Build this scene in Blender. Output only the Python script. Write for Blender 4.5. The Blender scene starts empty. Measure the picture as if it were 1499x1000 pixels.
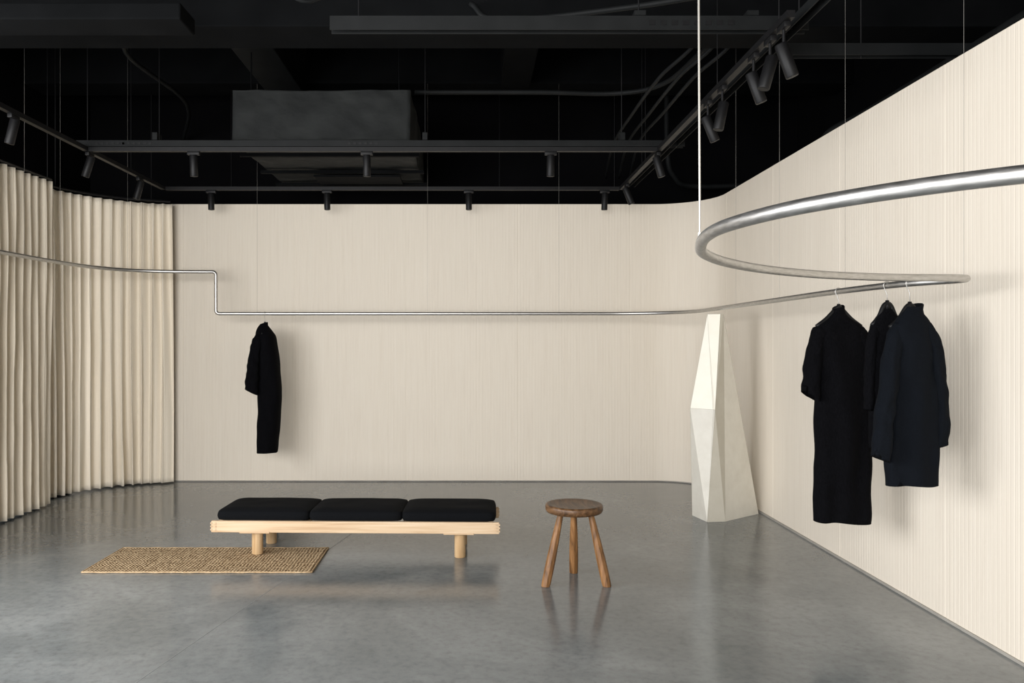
import bpy, bmesh, math, random
from mathutils import Vector, Matrix, noise
random.seed(4)
scene=bpy.context.scene
scene.view_settings.view_transform='Standard'
try: scene.view_settings.look='None'
except Exception: pass

# ------------------------------------------------------------ materials
def new_mat(name):
    m=bpy.data.materials.new(name); m.use_nodes=True
    nt=m.node_tree; b=nt.nodes['Principled BSDF']
    return m,nt,b
def N(nt,t,**kw):
    n=nt.nodes.new(t)
    for k,v in kw.items():
        if k in n.inputs: n.inputs[k].default_value=v
        else: setattr(n,k,v)
    return n
def coords(nt,scale=(1,1,1),src='Object'):
    tc=nt.nodes.new('ShaderNodeTexCoord'); mp=nt.nodes.new('ShaderNodeMapping')
    mp.inputs['Scale'].default_value=scale
    nt.links.new(tc.outputs[src],mp.inputs['Vector']); return mp.outputs['Vector']
def ramp(nt,fac,stops):
    r=nt.nodes.new('ShaderNodeValToRGB'); nt.links.new(fac,r.inputs['Fac'])
    e=r.color_ramp.elements
    e[0].position,e[0].color=stops[0][0],(*stops[0][1],1)
    e[1].position,e[1].color=stops[-1][0],(*stops[-1][1],1)
    for p,c in stops[1:-1]:
        x=e.new(p); x.color=(*c,1)
    return r.outputs['Color']
def bump(nt,b,h,strength=.3,dist=.01,prev=None):
    bp=nt.nodes.new('ShaderNodeBump'); bp.inputs['Strength'].default_value=strength; bp.inputs['Distance'].default_value=dist
    nt.links.new(h,bp.inputs['Height'])
    if prev: nt.links.new(prev,bp.inputs['Normal'])
    nt.links.new(bp.outputs['Normal'],b.inputs['Normal']); return bp.outputs['Normal']
def simple(name,c1,c2,rough=.6,metal=0,scale=(8,8,8),bstr=.1,bdist=.005,src='Object',detail=5,spec=None,noise_scale=1.0):
    m,nt,b=new_mat(name)
    v=coords(nt,scale,src); n=N(nt,'ShaderNodeTexNoise',Scale=noise_scale,Detail=detail); nt.links.new(v,n.inputs['Vector'])
    nt.links.new(ramp(nt,n.outputs['Fac'],[(.3,c1),(.7,c2)]),b.inputs['Base Color'])
    b.inputs['Roughness'].default_value=rough; b.inputs['Metallic'].default_value=metal
    if spec is not None: b.inputs['Specular IOR Level'].default_value=spec
    if bstr: bump(nt,b,n.outputs['Fac'],bstr,bdist)
    return m

M={}
m,nt,b=new_mat('cream_combed_panel')
v=coords(nt,(38,1.1,1),'UV'); n1=N(nt,'ShaderNodeTexNoise',Scale=1.0,Detail=4); nt.links.new(v,n1.inputs['Vector'])
v2=coords(nt,(150,2.5,1),'UV'); n2=N(nt,'ShaderNodeTexNoise',Scale=1.0,Detail=3); nt.links.new(v2,n2.inputs['Vector'])
mx=N(nt,'ShaderNodeMath',operation='ADD'); nt.links.new(n1.outputs['Fac'],mx.inputs[0]); nt.links.new(n2.outputs['Fac'],mx.inputs[1])
md=N(nt,'ShaderNodeMath',operation='MULTIPLY'); md.inputs[1].default_value=.5; nt.links.new(mx.outputs[0],md.inputs[0])
nt.links.new(ramp(nt,md.outputs[0],[(.3,(.695,.627,.53)),(.5,(.738,.672,.572)),(.7,(.757,.695,.597))]),b.inputs['Base Color'])
b.inputs['Roughness'].default_value=.75; b.inputs['Specular IOR Level'].default_value=.2
bump(nt,b,md.outputs[0],.18,.004)
M['panel']=m
m,nt,b=new_mat('curtain_linen')
v=coords(nt,(300,300,300)); n=N(nt,'ShaderNodeTexNoise',Scale=1.0,Detail=2); nt.links.new(v,n.inputs['Vector'])
nt.links.new(ramp(nt,n.outputs['Fac'],[(.3,(.78,.70,.575)),(.7,(.86,.785,.655))]),b.inputs['Base Color'])
b.inputs['Roughness'].default_value=.9; b.inputs['Specular IOR Level'].default_value=.1; b.inputs['Sheen Weight'].default_value=.1
bump(nt,b,n.outputs['Fac'],.15,.002)
M['curtain']=m
m,nt,b=new_mat('polished_concrete')
v=coords(nt,(1,1,1)); a=N(nt,'ShaderNodeTexNoise',Scale=.75,Detail=9,Roughness=.64,Distortion=.4); nt.links.new(v,a.inputs['Vector'])
c=N(nt,'ShaderNodeTexNoise',Scale=22.0,Detail=9,Roughness=.68); nt.links.new(v,c.inputs['Vector'])
col=ramp(nt,a.outputs['Fac'],[(.33,(.095,.110,.116)),(.5,(.145,.160,.165)),(.66,(.225,.240,.241))])
col2=ramp(nt,c.outputs['Fac'],[(.33,(.62,.62,.62)),(.5,(1,1,1)),(.70,(1.2,1.2,1.18))])
mm=nt.nodes.new('ShaderNodeMix'); mm.data_type='RGBA'; mm.blend_type='MULTIPLY'; mm.inputs[0].default_value=.6
nt.links.new(col,mm.inputs[6]); nt.links.new(col2,mm.inputs[7])
nt.links.new(mm.outputs[2],b.inputs['Base Color'])
rr=N(nt,'ShaderNodeMapRange'); rr.inputs['From Min'].default_value=.3; rr.inputs['From Max'].default_value=.7
rr.inputs['To Min'].default_value=.09; rr.inputs['To Max'].default_value=.26
nt.links.new(a.outputs['Fac'],rr.inputs['Value']); nt.links.new(rr.outputs[0],b.inputs['Roughness'])
b.inputs['Specular IOR Level'].default_value=.55
bump(nt,b,c.outputs['Fac'],.04,.0015)
M['floor']=m
m,nt,b=new_mat('brushed_stainless_steel')
v=coords(nt,(9,9,60)); n=N(nt,'ShaderNodeTexNoise',Scale=3.0,Detail=6); nt.links.new(v,n.inputs['Vector'])
nt.links.new(ramp(nt,n.outputs['Fac'],[(.3,(.44,.43,.41)),(.7,(.60,.59,.57))]),b.inputs['Base Color'])
b.inputs['Metallic'].default_value=1
r2=N(nt,'ShaderNodeMapRange'); r2.inputs['To Min'].default_value=.36; r2.inputs['To Max'].default_value=.52
nt.links.new(n.outputs['Fac'],r2.inputs['Value']); nt.links.new(r2.outputs[0],b.inputs['Roughness'])
bump(nt,b,n.outputs['Fac'],.08,.002)
M['steel']=m
def wood(name,c1,c2,c3,scale,rough=.5):
    m,nt,b=new_mat(name)
    v=coords(nt,scale); n=N(nt,'ShaderNodeTexNoise',Scale=1.0,Detail=6,Distortion=.6); nt.links.new(v,n.inputs['Vector'])
    nt.links.new(ramp(nt,n.outputs['Fac'],[(.32,c1),(.5,c2),(.68,c3)]),b.inputs['Base Color'])
    b.inputs['Roughness'].default_value=rough; b.inputs['Specular IOR Level'].default_value=.35
    bump(nt,b,n.outputs['Fac'],.12,.002); return m
M['ash_x']=wood('ash_wood_rail',(.46,.31,.18),(.56,.41,.26),(.61,.47,.32),(2,30,45))
M['ash_z']=wood('ash_wood_leg',(.40,.25,.12),(.51,.345,.185),(.56,.40,.235),(30,30,2.5))
M['walnut_z']=wood('walnut_wood_leg',(.08,.036,.012),(.19,.090,.031),(.29,.145,.055),(35,35,4))
M['walnut_x']=wood('walnut_wood_seat',(.045,.022,.009),(.098,.049,.021),(.155,.082,.037),(45,6,45),.4)
M['cushion']=simple('black_upholstery',(.0022,.0026,.0034),(.0045,.005,.006),.95,0,(200,200,200),.3,.002,spec=.1)
M['black_knit']=simple('black_knit_fabric',(.0015,.0015,.002),(.0034,.0034,.0044),.95,0,(160,160,60),.5,.004,spec=.06)
M['navy']=simple('navy_wool_fabric',(.0022,.0031,.0050),(.0040,.0055,.0083),.9,0,(160,160,160),.3,.003,spec=.10)
M['black']=simple('matte_black_metal',(.004,.004,.0045),(.0065,.0065,.007),.5,0,(20,20,20),0,spec=.25)
M['ceil']=simple('black_painted_ceiling',(.0022,.0022,.0026),(.0036,.0036,.0042),.9,0,(1.5,1.5,1.5),.2,.01,spec=.05)
M['beam']=simple('charcoal_painted_beam',(.0024,.0027,.0030),(.0046,.005,.0054),.85,0,(3,3,3),.2,.01,spec=.06)
M['duct']=simple('charcoal_duct_wrap',(.0095,.0105,.0105),(.018,.0195,.019),.75,0,(3.5,3.5,5),.6,.04,spec=.15)
M['strut']=simple('dark_galvanised_strut',(.0065,.0073,.0075),(.0105,.0114,.0118),.6,.0,(6,6,6),.05,spec=.15)
M['wire']=simple('steel_cable',(.22,.21,.19),(.28,.27,.25),.5,.3,(6,6,6),0)
M['rod']=simple('pale_steel_rod',(.33,.315,.285),(.40,.385,.35),.4,.3,(6,6,6),0)
M['dark_strip']=simple('grey_skirting',(.30,.28,.25),(.38,.36,.32),.6,0,(6,6,6),0)
M['front']=simple('plain_plaster',(.60,.56,.5),(.66,.62,.56),.8,0,(2,2,2),.1)
M['joint']=simple('floor_joint_sealant',(.23,.24,.235),(.29,.30,.29),.7,0,(9,9,9),0)
def paper(name,c1,c2,em):  # em: emission standing in for sunlight through the paper
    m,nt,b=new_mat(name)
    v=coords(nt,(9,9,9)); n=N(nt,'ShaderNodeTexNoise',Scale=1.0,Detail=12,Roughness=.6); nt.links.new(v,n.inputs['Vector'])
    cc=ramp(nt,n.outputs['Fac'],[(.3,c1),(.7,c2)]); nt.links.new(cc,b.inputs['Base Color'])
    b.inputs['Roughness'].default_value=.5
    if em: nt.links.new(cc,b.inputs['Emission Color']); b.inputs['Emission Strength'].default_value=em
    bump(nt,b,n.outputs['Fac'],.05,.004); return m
M['paper_glow']=paper('paper_painted_sun_glow',(.79,.75,.645),(.82,.785,.69),.11)  # upper facets: sunlit glow put into a brighter colour and emission
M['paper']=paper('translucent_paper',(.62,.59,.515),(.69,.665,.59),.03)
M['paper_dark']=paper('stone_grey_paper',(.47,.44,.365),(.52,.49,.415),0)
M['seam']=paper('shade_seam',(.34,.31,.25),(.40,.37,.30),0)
m,nt,b=new_mat('woven_jute')
v=coords(nt,(1,1,1))
w1=N(nt,'ShaderNodeTexWave',Scale=14.0,Distortion=3.0,Detail=2); w1.bands_direction='X'; nt.links.new(v,w1.inputs['Vector'])
w2=N(nt,'ShaderNodeTexWave',Scale=11.0,Distortion=3.0,Detail=2); w2.bands_direction='Y'; nt.links.new(v,w2.inputs['Vector'])
mu=N(nt,'ShaderNodeMath',operation='MULTIPLY'); nt.links.new(w1.outputs['Fac'],mu.inputs[0]); nt.links.new(w2.outputs['Fac'],mu.inputs[1])
n=N(nt,'ShaderNodeTexNoise',Scale=40.0,Detail=5); nt.links.new(v,n.inputs['Vector'])
ad=N(nt,'ShaderNodeMath',operation='ADD'); nt.links.new(mu.outputs[0],ad.inputs[0]); nt.links.new(n.outputs['Fac'],ad.inputs[1])
nt.links.new(ramp(nt,ad.outputs[0],[(.38,(.15,.088,.043)),(.62,(.38,.265,.15)),(1.0,(.57,.44,.28))]),b.inputs['Base Color'])
b.inputs['Roughness'].default_value=.95; b.inputs['Specular IOR Level'].default_value=.1
bump(nt,b,ad.outputs[0],1.0,.01)
M['jute']=m
M['jute_edge']=simple('jute_braid',(.33,.22,.12),(.53,.40,.25),.95,0,(60,60,60),.6,.004,spec=.1)

# ------------------------------------------------------------ geometry helpers
def link(o,parent=None):
    scene.collection.objects.link(o)
    if parent: o.parent=parent
    return o
def empty(name,loc=(0,0,0),rz=0):
    e=bpy.data.objects.new(name,None); e.location=loc; e.rotation_euler=(0,0,rz); e.empty_display_size=.1
    scene.collection.objects.link(e); return e
def bm_obj(name,bm,mat,parent=None,smooth=False,loc=None):
    bmesh.ops.recalc_face_normals(bm,faces=bm.faces[:])
    me=bpy.data.meshes.new(name); bm.to_mesh(me); bm.free()
    mats=mat if isinstance(mat,(list,tuple)) else [mat]
    for x in mats: me.materials.append(x)
    if smooth:
        for p in me.polygons: p.use_smooth=True
    o=bpy.data.objects.new(name,me)
    if loc: o.location=loc
    return link(o,parent)
def add_box(bm,x0,x1,y0,y1,z0,z1,bev=0,seg=2,mi=0):
    r=bmesh.ops.create_cube(bm,size=1)
    vs=r['verts']
    for v in vs:
        v.co=Vector((x0+(v.co.x+.5)*(x1-x0),y0+(v.co.y+.5)*(y1-y0),z0+(v.co.z+.5)*(z1-z0)))
    fs=list({f for v in vs for f in v.link_faces})
    for f in fs: f.material_index=mi
    if bev:
        es=list({e for v in vs for e in v.link_edges})
        bmesh.ops.bevel(bm,geom=es,offset=bev,segments=seg,affect='EDGES',profile=.5)
def add_tube(bm,pts,rad,seg=12,cap=True):
    pts=[Vector(p) for p in pts]
    n=len(pts); rads=rad if isinstance(rad,(list,tuple)) else [rad]*n
    t0=(pts[1]-pts[0]).normalized()
    up=Vector((0,0,1)) if abs(t0.z)<.9 else Vector((1,0,0))
    nrm=t0.cross(up).normalized(); prev=t0; rings=[]
    for i,p in enumerate(pts):
        if i==0: t=t0
        elif i==n-1: t=(pts[i]-pts[i-1]).normalized()
        else: t=((pts[i+1]-pts[i]).normalized()+(pts[i]-pts[i-1]).normalized()).normalized()
        q=prev.rotation_difference(t); nrm=(q@nrm).normalized(); nrm=(nrm-t*nrm.dot(t)).normalized(); prev=t
        bn=t.cross(nrm)
        rings.append([bm.verts.new(p+(nrm*math.cos(a)+bn*math.sin(a))*rads[i]) for a in [2*math.pi*k/seg for k in range(seg)]])
    for i in range(n-1):
        for k in range(seg):
            bm.faces.new((rings[i][k],rings[i][(k+1)%seg],rings[i+1][(k+1)%seg],rings[i+1][k]))
    if cap:
        bm.faces.new(rings[0][::-1]); bm.faces.new(rings[-1])
def catmull(P,sub=8):
    P=[Vector(p) for p in P]; out=[]
    Q=[P[0]*2-P[1]]+P+[P[-1]*2-P[-2]]
    for i in range(1,len(Q)-2):
        a,b,c,d=Q[i-1],Q[i],Q[i+1],Q[i+2]
        for k in range(sub):
            t=k/sub
            out.append(.5*((2*b)+(c-a)*t+(2*a-5*b+4*c-d)*t*t+(3*b-a-3*c+d)*t**3))
    out.append(P[-1]); return out
def fillet(a,c,b,r,seg=8):
    a,c,b=Vector(a),Vector(c),Vector(b)
    d1=(a-c).normalized(); d2=(b-c).normalized()
    ctr=c+d1*r+d2*r
    return [ctr-d2*r*math.cos(t)-d1*r*math.sin(t) for t in [math.pi/2*k/seg for k in range(seg+1)]]
def smooth_by_angle(o,ang=40):
    for p in o.data.polygons: p.use_smooth=True
    try: o.data.set_sharp_from_angle(angle=math.radians(ang))
    except Exception: pass

# ------------------------------------------------------------ room
XR=2.575; YB=8.54; HW=3.015; R=.6; XL=-4.35
def box_obj(name,x0,x1,y0,y1,z0,z1,mat,bev=0,parent=None):
    bm=bmesh.new(); add_box(bm,x0,x1,y0,y1,z0,z1,bev); return bm_obj(name,bm,mat,parent)
box_obj('floor',-4.9,4.0,-2.8,9.5,-.12,0,M['floor'])
box_obj('ceiling',-4.9,4.0,-2.8,9.5,4.6,4.72,M['ceil'])
box_obj('wall_shell_back',-4.9,4.0,9.4,9.5,0,4.6,M['ceil'])
box_obj('wall_shell_right',3.9,4.0,-2.8,9.4,0,4.6,M['ceil'])
box_obj('wall_front',-4.9,3.9,-2.8,-2.7,0,4.6,M['front'])
bm=bmesh.new()
add_box(bm,-4.7,-4.55,5.4,9.4,0,4.6); add_box(bm,-4.7,-4.55,-2.7,5.4,3.3,4.6)
add_box(bm,-4.7,-4.55,-2.7,5.4,0,.12); add_box(bm,-4.7,-4.55,-2.7,-2.2,.12,3.3)
bm_obj('wall_left',bm,M['ceil'])
w=empty('window_1')
bm=bmesh.new()
for y in [-2.2,-.3,1.6,3.5,5.34]:
    add_box(bm,-4.66,-4.60,y,y+.06,.12,3.3)
add_box(bm,-4.66,-4.60,-2.2,5.4,.12,.18); add_box(bm,-4.66,-4.60,-2.2,5.4,3.24,3.3)
bm_obj('frame',bm,M['black'],w)

def panel_wall(name,path,u0=0):
    bm=bmesh.new(); uv=bm.loops.layers.uv.new('UVMap')
    fr=[];bk=[];us=[];u=u0;last=None
    pitch=.032
    for (x,y,nx,ny) in path:
        if last: u+=math.hypot(x-last[0],y-last[1])
        last=(x,y)
        ph=(u%pitch)/pitch; k=int(u/pitch)
        d=0 if ph<.22 else .0008+.0003*math.sin(k*12.9898)
        if (k%38)==0 and ph<.22: d-=.0015
        fr.append((x+nx*d,y+ny*d)); bk.append((x-nx*.12,y-ny*.12)); us.append(u)
    zs=[0,HW]
    V=[[bm.verts.new((p[0],p[1],z)) for z in zs] for p in fr]
    B=[[bm.verts.new((p[0],p[1],z)) for z in zs] for p in bk]
    def face(vs,uvs):
        f=bm.faces.new(vs)
        for l,c in zip(f.loops,uvs): l[uv].uv=c
    for i in range(len(V)-1):
        face((V[i][0],V[i+1][0],V[i+1][1],V[i][1]),((us[i],0),(us[i+1],0),(us[i+1],HW),(us[i],HW)))
        face((B[i][1],B[i+1][1],B[i+1][0],B[i][0]),((us[i],HW),(us[i+1],HW),(us[i+1],0),(us[i],0)))
        face((V[i][1],V[i+1][1],B[i+1][1],B[i][1]),((us[i],HW),(us[i+1],HW),(us[i+1],HW+.1),(us[i],HW+.1)))
    me=bpy.data.meshes.new(name); bm.to_mesh(me); bm.free(); me.materials.append(M['panel'])
    link(bpy.data.objects.new(name,me)); return us[-1]
step=.0064
path=[]; x=XL
while x<XR-R: path.append((x,YB,0,-1)); x+=step
na=int(R*math.pi/2/step)
for k in range(na+1):
    a=math.pi/2*(1-k/na); path.append((XR-R+R*math.cos(a),YB-R+R*math.sin(a),-math.cos(a),-math.sin(a)))
ue=panel_wall('wall_back',path)
path=[]; y=YB-R
while y>-2.7: path.append((XR,y,-1,0)); y-=step
path.append((XR,-2.7,-1,0))
panel_wall('wall_right',path,ue)
bm=bmesh.new()
add_box(bm,XR-.010,XR-.0,-2.69,YB-R,0,.015); bm_obj('baseboard_right',bm,M['dark_strip'])
bm=bmesh.new()
pts=[(XL,YB-.006,.007),(XR-R,YB-.006,.007)]+[(XR-R+(R-.006)*math.cos(a),YB-R+(R-.006)*math.sin(a),.007) for a in [math.pi/2*(1-k/20) for k in range(21)]]
add_tube(bm,pts,.007,6); bm_obj('baseboard_back',bm,M['dark_strip'])
bm=bmesh.new()
add_tube(bm,[(-2.45,-1.4,-.0012),(-.62,7.8,-.0012)],.0026,6)
bm_obj('trim_floor_joint',bm,M['joint'])

# ------------------------------------------------------------ curtains
def curtain(name,P,wl,amp,seed,zb=.02,zt=3.0):
    pts=catmull(P,40)
    L=[0]
    for i in range(1,len(pts)): L.append(L[-1]+(pts[i]-pts[i-1]).length)
    tot=L[-1]; n=int(tot/.005)
    rs=[];j=0
    for i in range(n+1):
        s=tot*i/n
        while j<len(L)-2 and L[j+1]<s: j+=1
        t=(s-L[j])/max(1e-6,L[j+1]-L[j]); rs.append((pts[j].lerp(pts[j+1],t),(pts[j+1]-pts[j]).normalized(),s))
    nz=50; bm=bmesh.new(); G=[]
    for (p,t,s) in rs:
        nr=Vector((t.y,-t.x,0)); row=[]
        for k in range(nz+1):
            f=k/nz; z=zb+(zt-zb)*f
            wander=(1-.6*f)
            ph=2*math.pi*s/wl+2.4*noise.noise(Vector((s*2.1,seed,f*.7)))+1.0*noise.noise(Vector((s*5,seed+5,f*1.3)))*wander
            A=amp*max(.25,(.85+1.0*noise.noise(Vector((s*4.5,seed+9,f*1.0)))*wander))*(1-.35*f**6)
            sn=math.sin(ph); sh=math.copysign(abs(sn)**.7,sn)
            d=A*(.8*sh+.3*math.sin(2*ph+.9+3*noise.noise(Vector((s*3,seed+2,f)))))
            d+=.010*noise.noise(Vector((s*22,seed,f*5)))
            d+=.022*noise.noise(Vector((s*1.3,seed+20,f*1.2)))
            lat=.5*A*math.cos(ph+.4)
            row.append(bm.verts.new(p+nr*d+t*lat+Vector((0,0,z))))
        G.append(row)
    for i in range(len(G)-1):
        for k in range(nz): bm.faces.new((G[i][k],G[i+1][k],G[i+1][k+1],G[i][k+1]))
    o=bm_obj(name,bm,M['curtain'],smooth=True)
    sm=o.modifiers.new('thick','SOLIDIFY'); sm.thickness=.003
    return o
curtain('curtain',[(-3.91,4.9,0),(-3.91,5.8,0),(-3.90,6.6,0),(-3.89,7.28,0)],.118,.046,1.3,.015,3.0)
curtain('curtain',[(-4.06,7.36,0),(-4.03,7.62,0),(-3.88,7.95,0),(-3.62,8.22,0),(-3.38,8.36,0),(-3.20,8.40,0)],.105,.042,7.7,.015,2.99)
bm=bmesh.new()
add_tube(bm,catmull([(-3.91,4.9,3.02),(-3.90,6.6,3.02),(-3.89,7.28,3.02)],6),.014,8)
add_tube(bm,catmull([(-4.06,7.36,3.02),(-4.03,7.62,3.02),(-3.88,7.95,3.02),(-3.62,8.22,3.02),(-3.22,8.42,3.02)],6),.014,8)
for (x,y) in [(-3.9,5.0),(-3.88,7.2),(-4.03,7.62),(-3.4,8.36)]:
    add_tube(bm,[(x,y,3.02),(x,y,4.6)],.004,6)
bm_obj('curtain_track',bm,M['black'])

# ------------------------------------------------------------ clothes rail
ZR=1.805; ZH=2.232
def z_(P,z): return [(x,y,z) for x,y in P]
rp=catmull(z_([(-3.80,3.8),(-3.79,5.2),(-3.76,6.28),(-3.72,7.0),(-3.62,7.52),(-3.38,7.86),(-3.05,7.99),(-2.72,8.02)],ZH),8)
rp+=fillet((-2.72,8.02,ZH),(-2.6,8.02,ZH),(-2.6,8.02,ZR),.035,6)
rp+=fillet((-2.6,8.02,ZH),(-2.6,8.02,ZR),(2,8.02,ZR),.035,6)
rp+=[Vector((x,8.02,ZR)) for x in (-2,-1,0,1)]
rp+=fillet((0,8.02,ZR),(2.15,8.02,ZR),(2.15,5,ZR),.75,14)
loop=catmull(z_([(2.15,6.6),(2.15,5.6),(2.15,4.7),(2.17,4.3),(2.22,3.98),(2.31,3.80),(2.335,3.72),(2.27,3.655),(1.94,3.62),(1.56,3.48),(1.22,3.24),(.96,2.95),(.79,2.66),(.71,2.42),(.665,2.2),(.665,2.0),(.73,1.76),(.86,1.55),(1.03,1.39),(1.3,1.23),(1.7,1.12),(2.1,1.08),(2.565,1.08)],ZR),8)
rp+=loop
bm=bmesh.new(); add_tube(bm,rp,.0175,20)
add_tube(bm,[(2.55,1.08,ZR),(2.574,1.08,ZR)],.04,20)
rail=empty('clothes_rail'); bm_obj('bent_tube',bm,M['steel'],rail,smooth=True)
for (x,y,z) in [(2.15,6.37,ZR),(2.15,5.47,ZR),(2.155,4.52,ZR),(2.335,3.72,ZR),(-2.18,8.02,ZR),(-.44,8.02,ZR),(.9,8.02,ZR),(-3.75,6.6,ZH),(-3.71,7.1,ZH),(-3.42,7.83,ZH)]:
    bm=bmesh.new(); add_tube(bm,[(x,y,z+.0175),(x,y,4.6)],.0008,6); bm_obj('suspension_cable',bm,M['wire'])
bm=bmesh.new(); add_tube(bm,[(.712,2.44,ZR+.018),(.698,2.44,4.6)],.0034,8)
add_tube(bm,[(.712,2.44,ZR+.018),(.712,2.44,ZR+.04)],.007,10); bm_obj('suspension_rod',bm,M['rod'])

# ------------------------------------------------------------ garments
def interp(rows,t):
    n=len(rows)-1; x=t*n; i=min(int(x),n-1); f=x-i
    g=lambda j:rows[max(0,min(n,j))]
    a,b_,c,d=g(i-1),g(i),g(i+1),g(i+2)
    return [.5*((2*q)+(r-p)*f+(2*p-5*q+4*r-s)*f*f+(3*q-p-3*r+s)*f**3) for p,q,r,s in zip(a,b_,c,d)]
def loft(bm,rows,seed,fold=.012,n=64,m=80,sup=.8,k=38):
    rings=[]
    for j in range(m+1):
        t=j/m; z,xl,xr,hd,cy=interp(rows,t)
        cx=(xl+xr)/2; hw=max(.004,(xr-xl)/2); ring=[]
        amp=fold*min(1,t*1.4)
        for q in range(n):
            a=2*math.pi*q/n; ca,sa=math.cos(a),math.sin(a)
            px=cx+hw*math.copysign(abs(ca)**sup,ca); py=cy+hd*math.copysign(abs(sa)**sup,sa)
            nz=noise.noise(Vector((px*7+seed,seed,z*1.5)))*2.4*amp
            w=amp*.9*math.sin(k*px+seed+z*2.5+4*noise.noise(Vector((seed,z*1.6,px*3))))*min(1,t*1.2)
            cr=amp*1.0*noise.noise(Vector((px*14,py*14+seed,z*9)))
            py+=nz+w*abs(sa)+cr
            px+=amp*1.1*noise.noise(Vector((math.copysign(1,ca)*3+seed,3,z*5)))*abs(ca)
            zz=z+(.010*noise.noise(Vector((px*8,py*8,seed))) if j==m else 0)
            ring.append(bm.verts.new((px,py,zz)))
        rings.append(ring)
    for j in range(m):
        for q in range(n): bm.faces.new((rings[j][q],rings[j][(q+1)%n],rings[j+1][(q+1)%n],rings[j+1][q]))
    bm.faces.new(rings[0])
    last=rings[-1]; c=Vector((0,0,0))
    for v in last: c+=v.co
    c/=len(last)
    inner=[bm.verts.new(Vector((c.x+(v.co.x-c.x)*.92,c.y+(v.co.y-c.y)*.86,v.co.z+.05))) for v in last]
    for q in range(n): bm.faces.new((last[q],last[(q+1)%n],inner[(q+1)%n],inner[q]))
    bm.faces.new(inner[::-1])
def sleeve(bm,P,hw,hd,seed,slant=0):
    pts=catmull(P,12); n=32; rings=[]
    for i,p in enumerate(pts):
        t=(pts[min(i+1,len(pts)-1)]-pts[max(i-1,0)]).normalized()
        sx=Vector((0,1,0)).cross(t).normalized(); f=i/(len(pts)-1)
        cap_=min(1,.55+f*4)
        w=(hw[0]+(hw[1]-hw[0])*f)*cap_; d=(hd[0]+(hd[1]-hd[0])*f)*cap_; ring=[]
        for q in range(n):
            a=2*math.pi*q/n
            k=1+.22*noise.noise(Vector((math.cos(a)*1.5+seed,math.sin(a)*1.5,p.z*16)))
            v=p+sx*math.cos(a)*w*k+Vector((0,1,0))*math.sin(a)*d*k
            if f>.85: v.z+=slant*(v.x-p.x)*(f-.85)/.15
            ring.append(bm.verts.new(v))
        rings.append(ring)
    for j in range(len(rings)-1):
        for q in range(n): bm.faces.new((rings[j][q],rings[j][(q+1)%n],rings[j+1][(q+1)%n],rings[j+1][q]))
    bm.faces.new(rings[0])
    last=rings[-1]; c=Vector((0,0,0))
    for v in last: c+=v.co
    c/=n
    inner=[bm.verts.new(c+(v.co-c)*.85+Vector((0,0,.04))) for v in last]
    for q in range(n): bm.faces.new((last[q],last[(q+1)%n],inner[(q+1)%n],inner[q]))
    bm.faces.new(inner[::-1])
def hanger(parent,zneck,span,axis='x'):
    bm=bmesh.new(); r=.0202
    pts=[Vector((0,r*math.cos(a),ZR+r*math.sin(a))) for a in [math.radians(d) for d in range(-30,211,20)]]
    if axis=='x': pts=[Vector((p.y,0,p.z)) for p in pts]
    pts=pts+[Vector((0,0,ZR-.05)),Vector((0,0,zneck-.03))]
    add_tube(bm,pts,.0024,8); bm_obj('hook',bm,M['steel'],parent,smooth=True)
    bm=bmesh.new()
    P=[(-span,0,zneck-.12),(-span*.55,0,zneck-.075),(-.02,0,zneck-.02),(0,0,zneck-.005),(.02,0,zneck-.02),(span*.55,0,zneck-.075),(span,0,zneck-.12)]
    if axis=='y': P=[(0,x,z) for x,_,z in P]
    add_tube(bm,catmull(P,4),.012,10)
    add_tube(bm,[(0,0,zneck-.04),(0,0,zneck+.012)],[.016,.009],10)
    bm_obj('hanger_shoulders',bm,M['black'],parent,smooth=True)
def collar(bm,z0,z1,hx,hy,cx=0,lean=.0):
    n=40; R0=[]
    lv=[(z0,1.3),(z0+(z1-z0)*.5,1.05),(z1,1.0),(z1+.004,.9),(z1-.02,.82)]
    for z,s in lv:
        R0.append([bm.verts.new((cx+hx*s*math.cos(a)+lean*(z-z0),hy*s*math.sin(a),z+.012*math.cos(a-.6))) for a in [2*math.pi*k/n for k in range(n)]])
    for j in range(len(R0)-1):
        for q in range(n): bm.faces.new((R0[j][q],R0[j][(q+1)%n],R0[j+1][(q+1)%n],R0[j+1][q]))
def garment(name,loc,rz,rows,sleeves,mat,zneck,span,col,axis='x',seed=1.0,fold=.012,k=38):
    e=empty(name,(loc[0],loc[1],0),rz)
    bm=bmesh.new(); loft(bm,rows,seed,fold,k=k)
    bm_obj('body',bm,mat,e,smooth=True)
    for i,s in enumerate(sleeves):
        P,hw,hd=s[:3]; sl=s[3] if len(s)>3 else 0
        bm=bmesh.new(); sleeve(bm,P,hw,hd,seed+i*3.3,sl); bm_obj('sleeve_%d'%(i+1),bm,mat,e,smooth=True)
    bm=bmesh.new(); collar(bm,*col); bm_obj('collar',bm,mat,e,smooth=True)
    hanger(e,zneck,span,axis)
    return e
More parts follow.
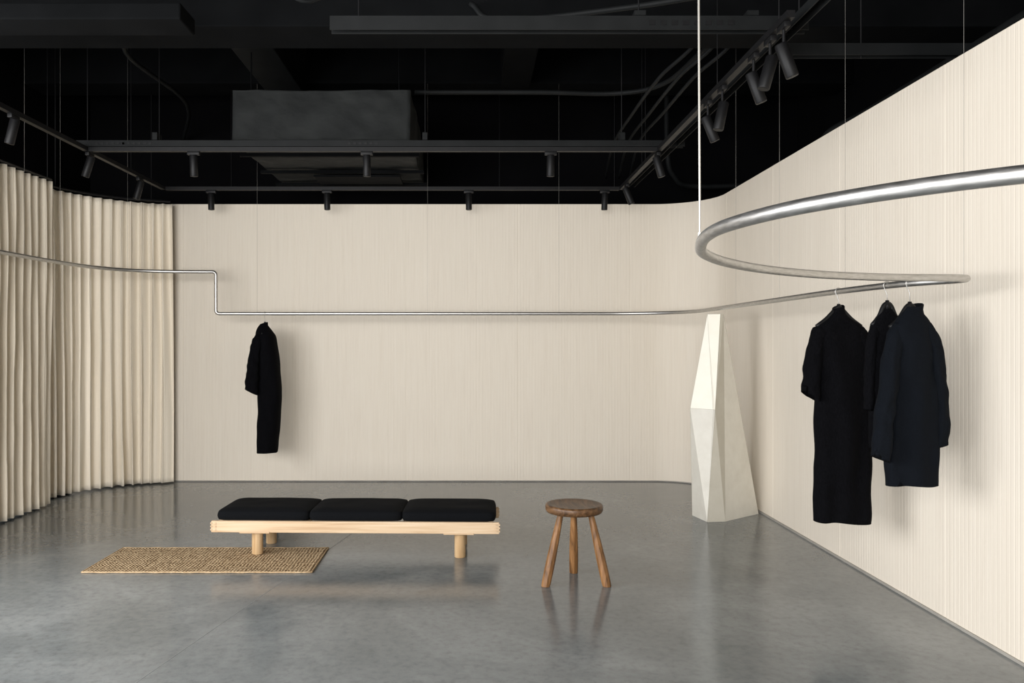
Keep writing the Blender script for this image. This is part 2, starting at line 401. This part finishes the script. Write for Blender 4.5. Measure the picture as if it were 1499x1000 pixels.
garment('black_dress',(2.155,4.6),0,
 [(1.70,-.022,.02,.02,0),(1.668,-.045,.04,.04,0),(1.64,-.07,.075,.052,0),(1.61,-.115,.125,.058,0),(1.575,-.148,.160,.06,0),(1.50,-.150,.178,.066,0),(1.3,-.136,.188,.07,0),(1.1,-.138,.192,.072,0),(.8,-.142,.188,.076,0),(.6,-.148,.18,.08,0),(.46,-.146,.172,.08,0)],
 [([(-.085,0,1.60),(-.125,0,1.51),(-.155,-.005,1.36),(-.170,-.01,1.19)],(.045,.050),(.05,.062),-.55),
  ([(.10,0,1.60),(.145,0,1.48),(.162,.01,1.3),(.168,.02,1.16)],(.045,.04),(.05,.055),.3)],
 M['black_knit'],1.72,.13,(1.655,1.712,.034,.032,-.002),seed=2.1,fold=.012,k=26)
garment('black_shirt',(2.185,4.12),0,
 [(1.68,-.02,.02,.016,0),(1.655,-.045,.04,.026,0),(1.61,-.075,.07,.032,0),(1.56,-.09,.085,.035,0),(1.3,-.095,.09,.036,0),(1.1,-.095,.09,.036,0),(.95,-.092,.088,.036,0)],
 [([(-.06,0,1.60),(-.085,0,1.47),(-.092,0,1.32),(-.094,0,1.15)],(.028,.024),(.03,.03))],
 M['black_knit'],1.715,.08,(1.63,1.672,.026,.024,0),seed=5.1,fold=.004)
garment('navy_coat',(2.222,3.975),0,
 [(1.685,-.02,.028,.02,-.01),(1.65,-.05,.06,.04,-.01),(1.615,-.08,.088,.052,-.012),(1.575,-.108,.105,.056,-.015),(1.5,-.118,.116,.058,-.02),(1.3,-.124,.122,.062,-.02),(1.1,-.132,.127,.064,-.02),(.9,-.138,.128,.066,-.02),(.785,-.14,.124,.066,-.02)],
 [([(-.065,-.02,1.60),(-.105,-.03,1.46),(-.14,-.055,1.28),(-.172,-.07,1.10),(-.190,-.075,.925)],(.042,.044),(.046,.05),-.3),
  ([(.07,-.02,1.60),(.108,-.02,1.46),(.128,-.02,1.28),(.140,-.02,1.12),(.132,-.02,.985)],(.038,.040),(.046,.048),.3)],
 M['navy'],1.70,.10,(1.640,1.690,.042,.038,.012,.25),seed=8.4,fold=.015,k=24)
garment('black_shirt_dress',(-2.10,8.02),0,
 [(1.70,-.045,.02,.03,0),(1.665,-.07,.045,.06,0),(1.62,-.085,.078,.10,0),(1.56,-.085,.108,.14,0),(1.4,-.070,.132,.15,0),(1.2,-.058,.152,.15,0),(1.0,-.058,.168,.15,0),(.8,-.062,.158,.15,0),(.55,-.068,.135,.145,0),(.39,-.068,.116,.14,0)],
 [([(-.03,-.11,1.59),(-.060,-.14,1.44),(-.080,-.16,1.25),(-.095,-.17,1.02)],(.05,.064),(.05,.07),-.5)],
 M['black_knit'],1.71,.12,(1.65,1.705,.040,.05,-.012),axis='y',seed=11.7,fold=.012,k=24)

# ------------------------------------------------------------ faceted floor lamp
lamp=empty('faceted_floor_lamp')
A=Vector((1.935,6.86,0)); B=Vector((1.987,6.60,0)); C=Vector((2.145,6.62,0)); D=Vector((2.535,6.92,0)); E=Vector((2.30,7.12,0))
T1=Vector((2.055,6.82,1.755)); T2=Vector((2.155,6.78,1.755)); T3=Vector((2.11,6.92,1.755)); T2b=Vector((2.185,6.79,1.755))
Mm=Vector((1.900,6.80,.94)); Nn=Vector((2.065,6.635,.94)); K=Vector((2.055,6.66,.94))
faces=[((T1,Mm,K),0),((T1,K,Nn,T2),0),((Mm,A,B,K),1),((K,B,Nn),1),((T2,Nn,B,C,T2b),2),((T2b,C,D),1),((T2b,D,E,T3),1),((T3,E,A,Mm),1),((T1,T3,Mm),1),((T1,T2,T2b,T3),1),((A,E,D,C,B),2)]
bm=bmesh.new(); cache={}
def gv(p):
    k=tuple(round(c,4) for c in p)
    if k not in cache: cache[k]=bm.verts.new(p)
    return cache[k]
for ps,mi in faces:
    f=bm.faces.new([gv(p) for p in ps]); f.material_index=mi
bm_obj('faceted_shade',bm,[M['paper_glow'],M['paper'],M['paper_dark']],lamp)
bm=bmesh.new()
for p,q in [(Mm,K),(K,Nn),(T1,K),(T2,Nn),(Nn,B),(T1,Mm),(Mm,A),(T2b,C),(T2b,D),(T1,T2)]:
    add_tube(bm,[p,q],.0011,6)
bm_obj('seams',bm,M['seam'],lamp)

# ------------------------------------------------------------ bench
bench=empty('daybed_bench',(-.80,5.72,0),math.radians(-1.6))
L=1.005; W=.265; z0,z1=.182,.262
bm=bmesh.new()
for s in (-1,1):
    y0,y1=(W-.028,W) if s>0 else (-W,-W+.028)
    add_box(bm,-L,L,y0,y1,z0,z1,.003)
bm_obj('long_rails',bm,M['ash_x'],bench)
bm=bmesh.new()
for s in (-1,1):
    xa=s*(L-.045); add_box(bm,min(xa,xa-s*.03),max(xa,xa-s*.03),-W+.03,W-.03,z0+.004,z1+.0,.003)
    for zz in (.195,.217,.239):
        for sy in (-1,1):
            add_box(bm,min(s*(L-.034),s*(L-.016)),max(s*(L-.034),s*(L-.016)),sy*W-.004,sy*W+.004,zz,zz+.012)
            add_box(bm,min(s*(L-.01),s*(L+.006)),max(s*(L-.01),s*(L+.006)),sy*(W-.014)-.014,sy*(W-.014)+.014,zz,zz+.012,.001)
for i in range(11):
    x=-.9+i*.18; add_box(bm,x-.03,x+.03,-W+.028,W-.028,z1-.03,z1-.012,.002)
bm_obj('end_rails_and_slats',bm,M['ash_x'],bench)
bm=bmesh.new()
for x in (-.70,.725):
    add_box(bm,x-.10,x+.10,-W+.03,W-.03,z0-.004,z0+.03,.002)
    add_box(bm,x-.105,x+.105,-W-.003,-W+.02,z0-.006,z0+.008,.002)
bm_obj('cross_bearers',bm,M['ash_x'],bench)
k=0
for x in (-.705,.73):
    for y in (-.175,.175):
        k+=1; zf=.0125 if k==1 else 0
        bm=bmesh.new(); add_tube(bm,[(x,y,zf),(x,y,zf+.004),(x,y,z0)],[.036,.039,.039],28)
        o=bm_obj('leg_%d'%k,bm,M['ash_z'],bench); smooth_by_angle(o)
for i in range(3):
    xc=-.652+i*.652
    bm=bmesh.new(); bmesh.ops.create_cube(bm,size=1); bmesh.ops.subdivide_edges(bm,edges=bm.edges[:],cuts=14,use_grid_fill=True)
    hx,hy=.323,.238; zz0,zz1=.252,.332
    for v in bm.verts:
        u,w_,h=v.co.x*2,v.co.y*2,v.co.z*2
        f=(1-abs(u)**7)*(1-abs(w_)**6)
        rx=hx*(u-.035*u*abs(w_)**8); ry=hy*(w_-.04*w_*abs(u)**8)
        edge=max(abs(u),abs(w_))
        hh=1-.22*edge**10
        side=(1-h*h)*.010
        zc=(zz0+zz1)/2; z=zc+h*(zz1-zz0)/2*hh
        if h>0: z+=.010*f*h+.006*noise.noise(Vector((u*2+i*5,w_*2,3)))*f
        v.co=Vector((xc+rx+math.copysign(side,u)*(abs(u)>.98),ry+math.copysign(side,w_)*(abs(w_)>.98),max(z,zz0+.003)))
    o=bm_obj('cushion_%d'%(i+1),bm,M['cushion'],bench,smooth=True)
    o.modifiers.new('s','SUBSURF').levels=1; o.modifiers['s'].render_levels=1

# ------------------------------------------------------------ stool
st=empty('three_legged_stool',(.652,4.955,0))
bm=bmesh.new()
prof=[(0,.482),(.10,.483),(.15,.487),(.168,.490),(.177,.487),(.181,.477),(.180,.455),(.172,.441),(.158,.437),(0,.437)]
n=64; rings=[]
for r,z in prof[1:-1]:
    rings.append([bm.verts.new((r*math.cos(2*math.pi*q/n),r*math.sin(2*math.pi*q/n),z)) for q in range(n)])
for j in range(len(rings)-1):
    for q in range(n): bm.faces.new((rings[j][q],rings[j+1][q],rings[j+1][(q+1)%n],rings[j][(q+1)%n]))
c0=bm.verts.new((0,0,.482))
for q in range(n): bm.faces.new((c0,rings[0][q],rings[0][(q+1)%n]))
bm.faces.new(rings[-1][::-1])
o=bm_obj('seat',bm,M['walnut_x'],st); smooth_by_angle(o,50)
for i,(tx,ty,fx,fy) in enumerate([(-.085,-.03,-.190,-.105),(.098,-.03,.190,-.105),(.010,.085,.022,.185)]):
    bm=bmesh.new(); a=Vector((tx,ty,.445)); b_=Vector((fx,fy,0))
    pts=[a.lerp(b_,t) for t in (0,.1,.35,.6,.8,.95,1)]; pts[-1].z=0
    add_tube(bm,pts,[.018,.020,.025,.029,.030,.029,.028],8)
    for v in bm.verts:
        if v.co.z<.012: v.co.z=0
    o=bm_obj('leg_%d'%(i+1),bm,M['walnut_z'],st)
    bv=o.modifiers.new('b','BEVEL'); bv.width=.003; bv.segments=2

# ------------------------------------------------------------ jute rug
rug=empty('woven_jute_rug',(-1.79,5.435,0))
bm=bmesh.new(); nx,ny=150,62; G=[]
for i in range(nx+1):
    row=[]
    for j in range(ny+1):
        x=-.75+1.5*i/nx; y=-.305+.61*j/ny
        e=min(i,nx-i,j,ny-j)
        z=.009+.0015*noise.noise(Vector((x*4,y*4,0)))+(.0015 if 1<=e<=3 else 0)
        if i in(37,38,75,76,112,113): z-=.002
        if e==0: z=.0015
        x+=.004*noise.noise(Vector((y*9,1,0)))*(abs(x)/.75); y+=.005*noise.noise(Vector((x*5,2,0)))
        row.append(bm.verts.new((x,y,z)))
    G.append(row)
for i in range(nx):
    for j in range(ny): bm.faces.new((G[i][j],G[i+1][j],G[i+1][j+1],G[i][j+1]))
bm_obj('mat',bm,M['jute'],rug,smooth=True)
bm=bmesh.new()
for (xa,ya,xb,yb) in [(-.75,-.305,.75,-.305),(-.75,.305,.75,.305),(-.75,-.305,-.75,.305),(.75,-.305,.75,.305)]:
    P=[(xa+(xb-xa)*t/40,ya+(yb-ya)*t/40+.003*math.sin(t*1.3)*(xa!=xb),.006) for t in range(41)]
    add_tube(bm,P,[.0055+.0008*math.sin(t*2.1) for t in range(41)],8)
bm_obj('braided_edge',bm,M['jute_edge'],rug,smooth=True)

# ------------------------------------------------------------ ceiling services
def beam(name,x0,x1,y0,y1,za,zb,mat='beam',bev=.01): return box_obj(name,x0,x1,y0,y1,za,zb,M[mat],bev)
beam('ceiling_beam',-4.55,3.9,5.25,5.65,3.62,4.6)
beam('ceiling_beam',-4.55,-1.7,4.6,4.85,3.40,3.5,'beam')
beam('ceiling_beam',-2.05,-1.68,5.65,9.4,4.02,4.6,'strut')
beam('ceiling_beam',-4.55,3.9,8.0,8.4,4.15,4.6)
beam('ceiling_beam',.3,.6,5.65,8.0,4.1,4.6)
beam('ceiling_beam',-4.55,3.9,2.4,2.8,3.9,4.6)
bm=bmesh.new(); bmesh.ops.create_cube(bm,size=1); bmesh.ops.subdivide_edges(bm,edges=bm.edges[:],cuts=40,use_grid_fill=True)
for v in bm.verts:
    c=v.co.copy(); p=Vector((-2.01+(c.x+.5)*1.50,6.62+(c.y+.5)*1.9,3.215+(c.z+.5)*.42))
    d=noise.noise_vector(p*2.6)*.016+noise.noise_vector(p*9)*.007
    d+=Vector((0,.02,0))*abs(noise.noise(Vector((p.x*5+p.z*3,p.y,p.z*2.5))))
    e=(abs(c.x)>.49)+(abs(c.y)>.49)+(abs(c.z)>.49)
    v.co=p+d*(1 if e<2 else .5)
duct=empty('air_duct'); bm_obj('wrapped_box',bm,M['duct'],duct,smooth=True)
bm=bmesh.new()
for x in (-1.9,-.62):
    for y in (6.8,8.2): add_tube(bm,[(x,y,3.6),(x,y,4.6)],.006,6)
for y in (7.0,7.7,8.3): add_box(bm,-2.06,-.46,y,y+.04,3.17,3.2)
bm_obj('hanger_rods',bm,M['beam'],duct)
beam('access_panel',-1.55,-.70,7.75,8.12,3.145,3.165,'beam',.003)
su=empty('suspended_strut_frame')
bm=bmesh.new()
def strut(x0,x1,y0,y1,za,zb):
    t=.004
    add_box(bm,x0,x1,y0,y1,zb-t,zb)
    if x1-x0>y1-y0:
        add_box(bm,x0,x1,y0,y0+t,za,zb-t); add_box(bm,x0,x1,y1-t,y1,za,zb-t)
    else:
        add_box(bm,x0,x0+t,y0,y1,za,zb-t); add_box(bm,x1-t,x1,y0,y1,za,zb-t)
strut(-3.28,1.78,6.53,6.59,3.140,3.19)
strut(-.75,1.80,4.18,4.24,3.17,3.245)
strut(1.80,3.9,4.6,4.66,3.19,3.26)
strut(1.66,1.72,3.7,8.25,3.14,3.19)
for x in (-2.62,-.38,1.26): add_box(bm,x-.02,x+.02,6.51,6.61,3.19,3.25)
for x in (.9,1.5): add_box(bm,x-.03,x+.03,4.17,4.25,3.245,3.27)
bm_obj('channels',bm,M['strut'],su)
bm=bmesh.new()
for (x,y) in [(-3.2,6.56),(-2.6,6.56),(-.38,6.56),(1.26,6.56),(-.6,4.21),(.9,4.21),(1.76,4.21),(2.3,4.63),(3.4,4.63),(1.69,7.6)]:
    add_tube(bm,[(x,y,3.18),(x,y,4.6)],.004,6)
for x0 in (-3.12,-2.9,-1.02,1.26):
    for q in range(6): add_box(bm,x0+q*.045,x0+q*.045+.022,6.5265,6.531,3.155,3.172)
for q in range(8): add_box(bm,.95+q*.06,.95+q*.06+.03,4.177,4.181,3.195,3.22)
bm_obj('threaded_rods',bm,M['black'],su)
cn=empty('electrical_conduits'); bm=bmesh.new()
add_tube(bm,catmull([(-.5,7.0,3.74),(.6,7.0,3.74),(1.3,7.0,3.73),(1.65,6.7,3.72),(1.78,6.0,3.74),(1.9,5.68,3.76)],8),.02,10)
for i,x in enumerate((1.45,1.6,1.72)):
    add_tube(bm,catmull([(x+.1,9.0,3.4),(x,8.0,3.52+.02*i),(x,7.0,3.56),(x+.04,6.2,3.6),(x+.25,5.7,3.8),(x+.3,5.68,4.5)],8),.014,8)
add_tube(bm,catmull([(3.5,4.0,3.66),(2.6,4.4,3.6),(1.7,4.5,3.55),(1.0,4.9,3.6),(.2,5.1,3.6),(.0,5.2,3.75)],8),.018,10)
add_tube(bm,catmull([(-3.4,9.3,3.9),(-2.9,8.0,3.95),(-2.9,6.6,3.95),(-2.4,5.8,3.98)],8),.02,8)
add_tube(bm,catmull([(-2.3,4.0,3.9),(-1.6,4.2,3.72),(-1.1,4.4,3.5),(-.95,4.45,3.44),(-.85,4.5,3.48)],8),.010,8)
add_tube(bm,catmull([(3.8,9.0,3.35),(2.6,9.0,3.3),(2.3,8.9,3.4),(2.2,8.8,3.7),(2.2,8.8,4.6)],8),.03,10)
add_tube(bm,catmull([(3.3,3.0,3.5),(3.3,5.0,3.45),(3.25,6.4,3.4),(3.1,6.9,3.3),(3.1,7.0,2.9)],8),.03,10)
bm_obj('pipes',bm,M['strut'],cn,smooth=True)
ZT=3.10
bm=bmesh.new()
add_box(bm,-3.22,1.59,8.18,8.22,ZT,ZT+.035); add_box(bm,-3.22,1.59,6.53,6.57,ZT,ZT+.035)
add_box(bm,-3.22,-3.18,3.6,8.22,ZT,ZT+.035); add_box(bm,1.55,1.59,3.85,8.22,ZT,ZT+.035)
for (x,y) in [(-2.5,8.2),(.3,8.2),(1.5,8.2),(1.57,7.2),(1.57,5.0),(1.57,4.0),(-3.2,7.4),(-3.2,5.0),(-3.2,4.0)]:
    add_tube(bm,[(x,y,ZT+.03),(x,y,4.6)],.003,6)
bm_obj('lighting_track',bm,M['black'])
def spot(x,y,ax,tilt,drop=0):
    bm=bmesh.new()
    add_box(bm,-.05 if ax=='x' else -.016,.05 if ax=='x' else .016,-.016 if ax=='x' else -.05,.016 if ax=='x' else .05,-.028,0,.002)
    add_tube(bm,[(0,0,-.025),(0,0,-.07-drop)],.008,10)
    b2=bmesh.new(); add_tube(b2,[(0,0,.045),(0,0,.04),(0,0,-.125),(0,0,-.13)],[.029,.032,.032,.030],24)
    add_tube(b2,[(0,0,-.1301),(0,0,-.131)],[.024,.024],20)
    rot=Matrix.Rotation(math.radians(tilt[0]),4,'X')@Matrix.Rotation(math.radians(tilt[1]),4,'Y')
    bmesh.ops.transform(b2,matrix=Matrix.Translation((0,0,-.075-drop))@rot,verts=b2.verts)
    tmp=bpy.data.meshes.new('t'); b2.to_mesh(tmp); b2.free(); bm.from_mesh(tmp); bpy.data.meshes.remove(tmp)
    o=bm_obj('track_spotlight',bm,M['black'],loc=(x,y,ZT)); smooth_by_angle(o,40)
for x in (-2.71,-1.5,-.02,1.40): spot(x,8.2,'x',(random.uniform(-4,4),random.uniform(-3,3)))
for x in (-2.31,-.866,.667): spot(x,6.55,'x',(6,0))
for y,t in ((5.2,(0,-22)),(4.9,(0,12)),(4.36,(0,-20)),(4.12,(0,16)),(3.94,(0,-20))): spot(1.57,y,'y',t,.065)
for y,t in ((6.6,(0,-16)),(7.9,(0,-22))): spot(1.57,y,'y',t)
for y,t in ((5.5,(0,14)),(6.6,(0,18)),(7.6,(0,16))): spot(-3.2,y,'y',t)

# ------------------------------------------------------------ light
def area(name,loc,target,sx,sy,power,col):
    l=bpy.data.lights.new(name,'AREA'); l.shape='RECTANGLE'; l.size=sx; l.size_y=sy; l.energy=power; l.color=col
    o=bpy.data.objects.new(name,l); o.location=loc
    o.rotation_euler=(Vector(target)-Vector(loc)).to_track_quat('-Z','Y').to_euler(); link(o)
area('daylight_window',(-4.5,2.4,1.95),(0,4.2,1.5),5.8,2.3,410,(.985,.985,1))
area('front_fill_light',(-1.6,-2.55,2.0),(-.8,6,1.6),4.6,2.6,620,(1,.99,.985))  # added fill behind the camera, lifts the back wall; wall_front has no opening
wd=bpy.data.worlds.new('World'); scene.world=wd; wd.use_nodes=True
wd.node_tree.nodes['Background'].inputs[0].default_value=(.9,.95,1,1); wd.node_tree.nodes['Background'].inputs[1].default_value=.6

# ------------------------------------------------------------ camera
cd=bpy.data.cameras.new('camera'); cam=bpy.data.objects.new('camera',cd); link(cam)
cam.location=(0,0,1.5); cam.rotation_euler=(math.radians(90),0,0)
cd.sensor_width=36; cd.lens=36*1150/1499; cd.shift_x=60.5/1499; cd.shift_y=3/1499; cd.clip_start=.05
scene.camera=cam
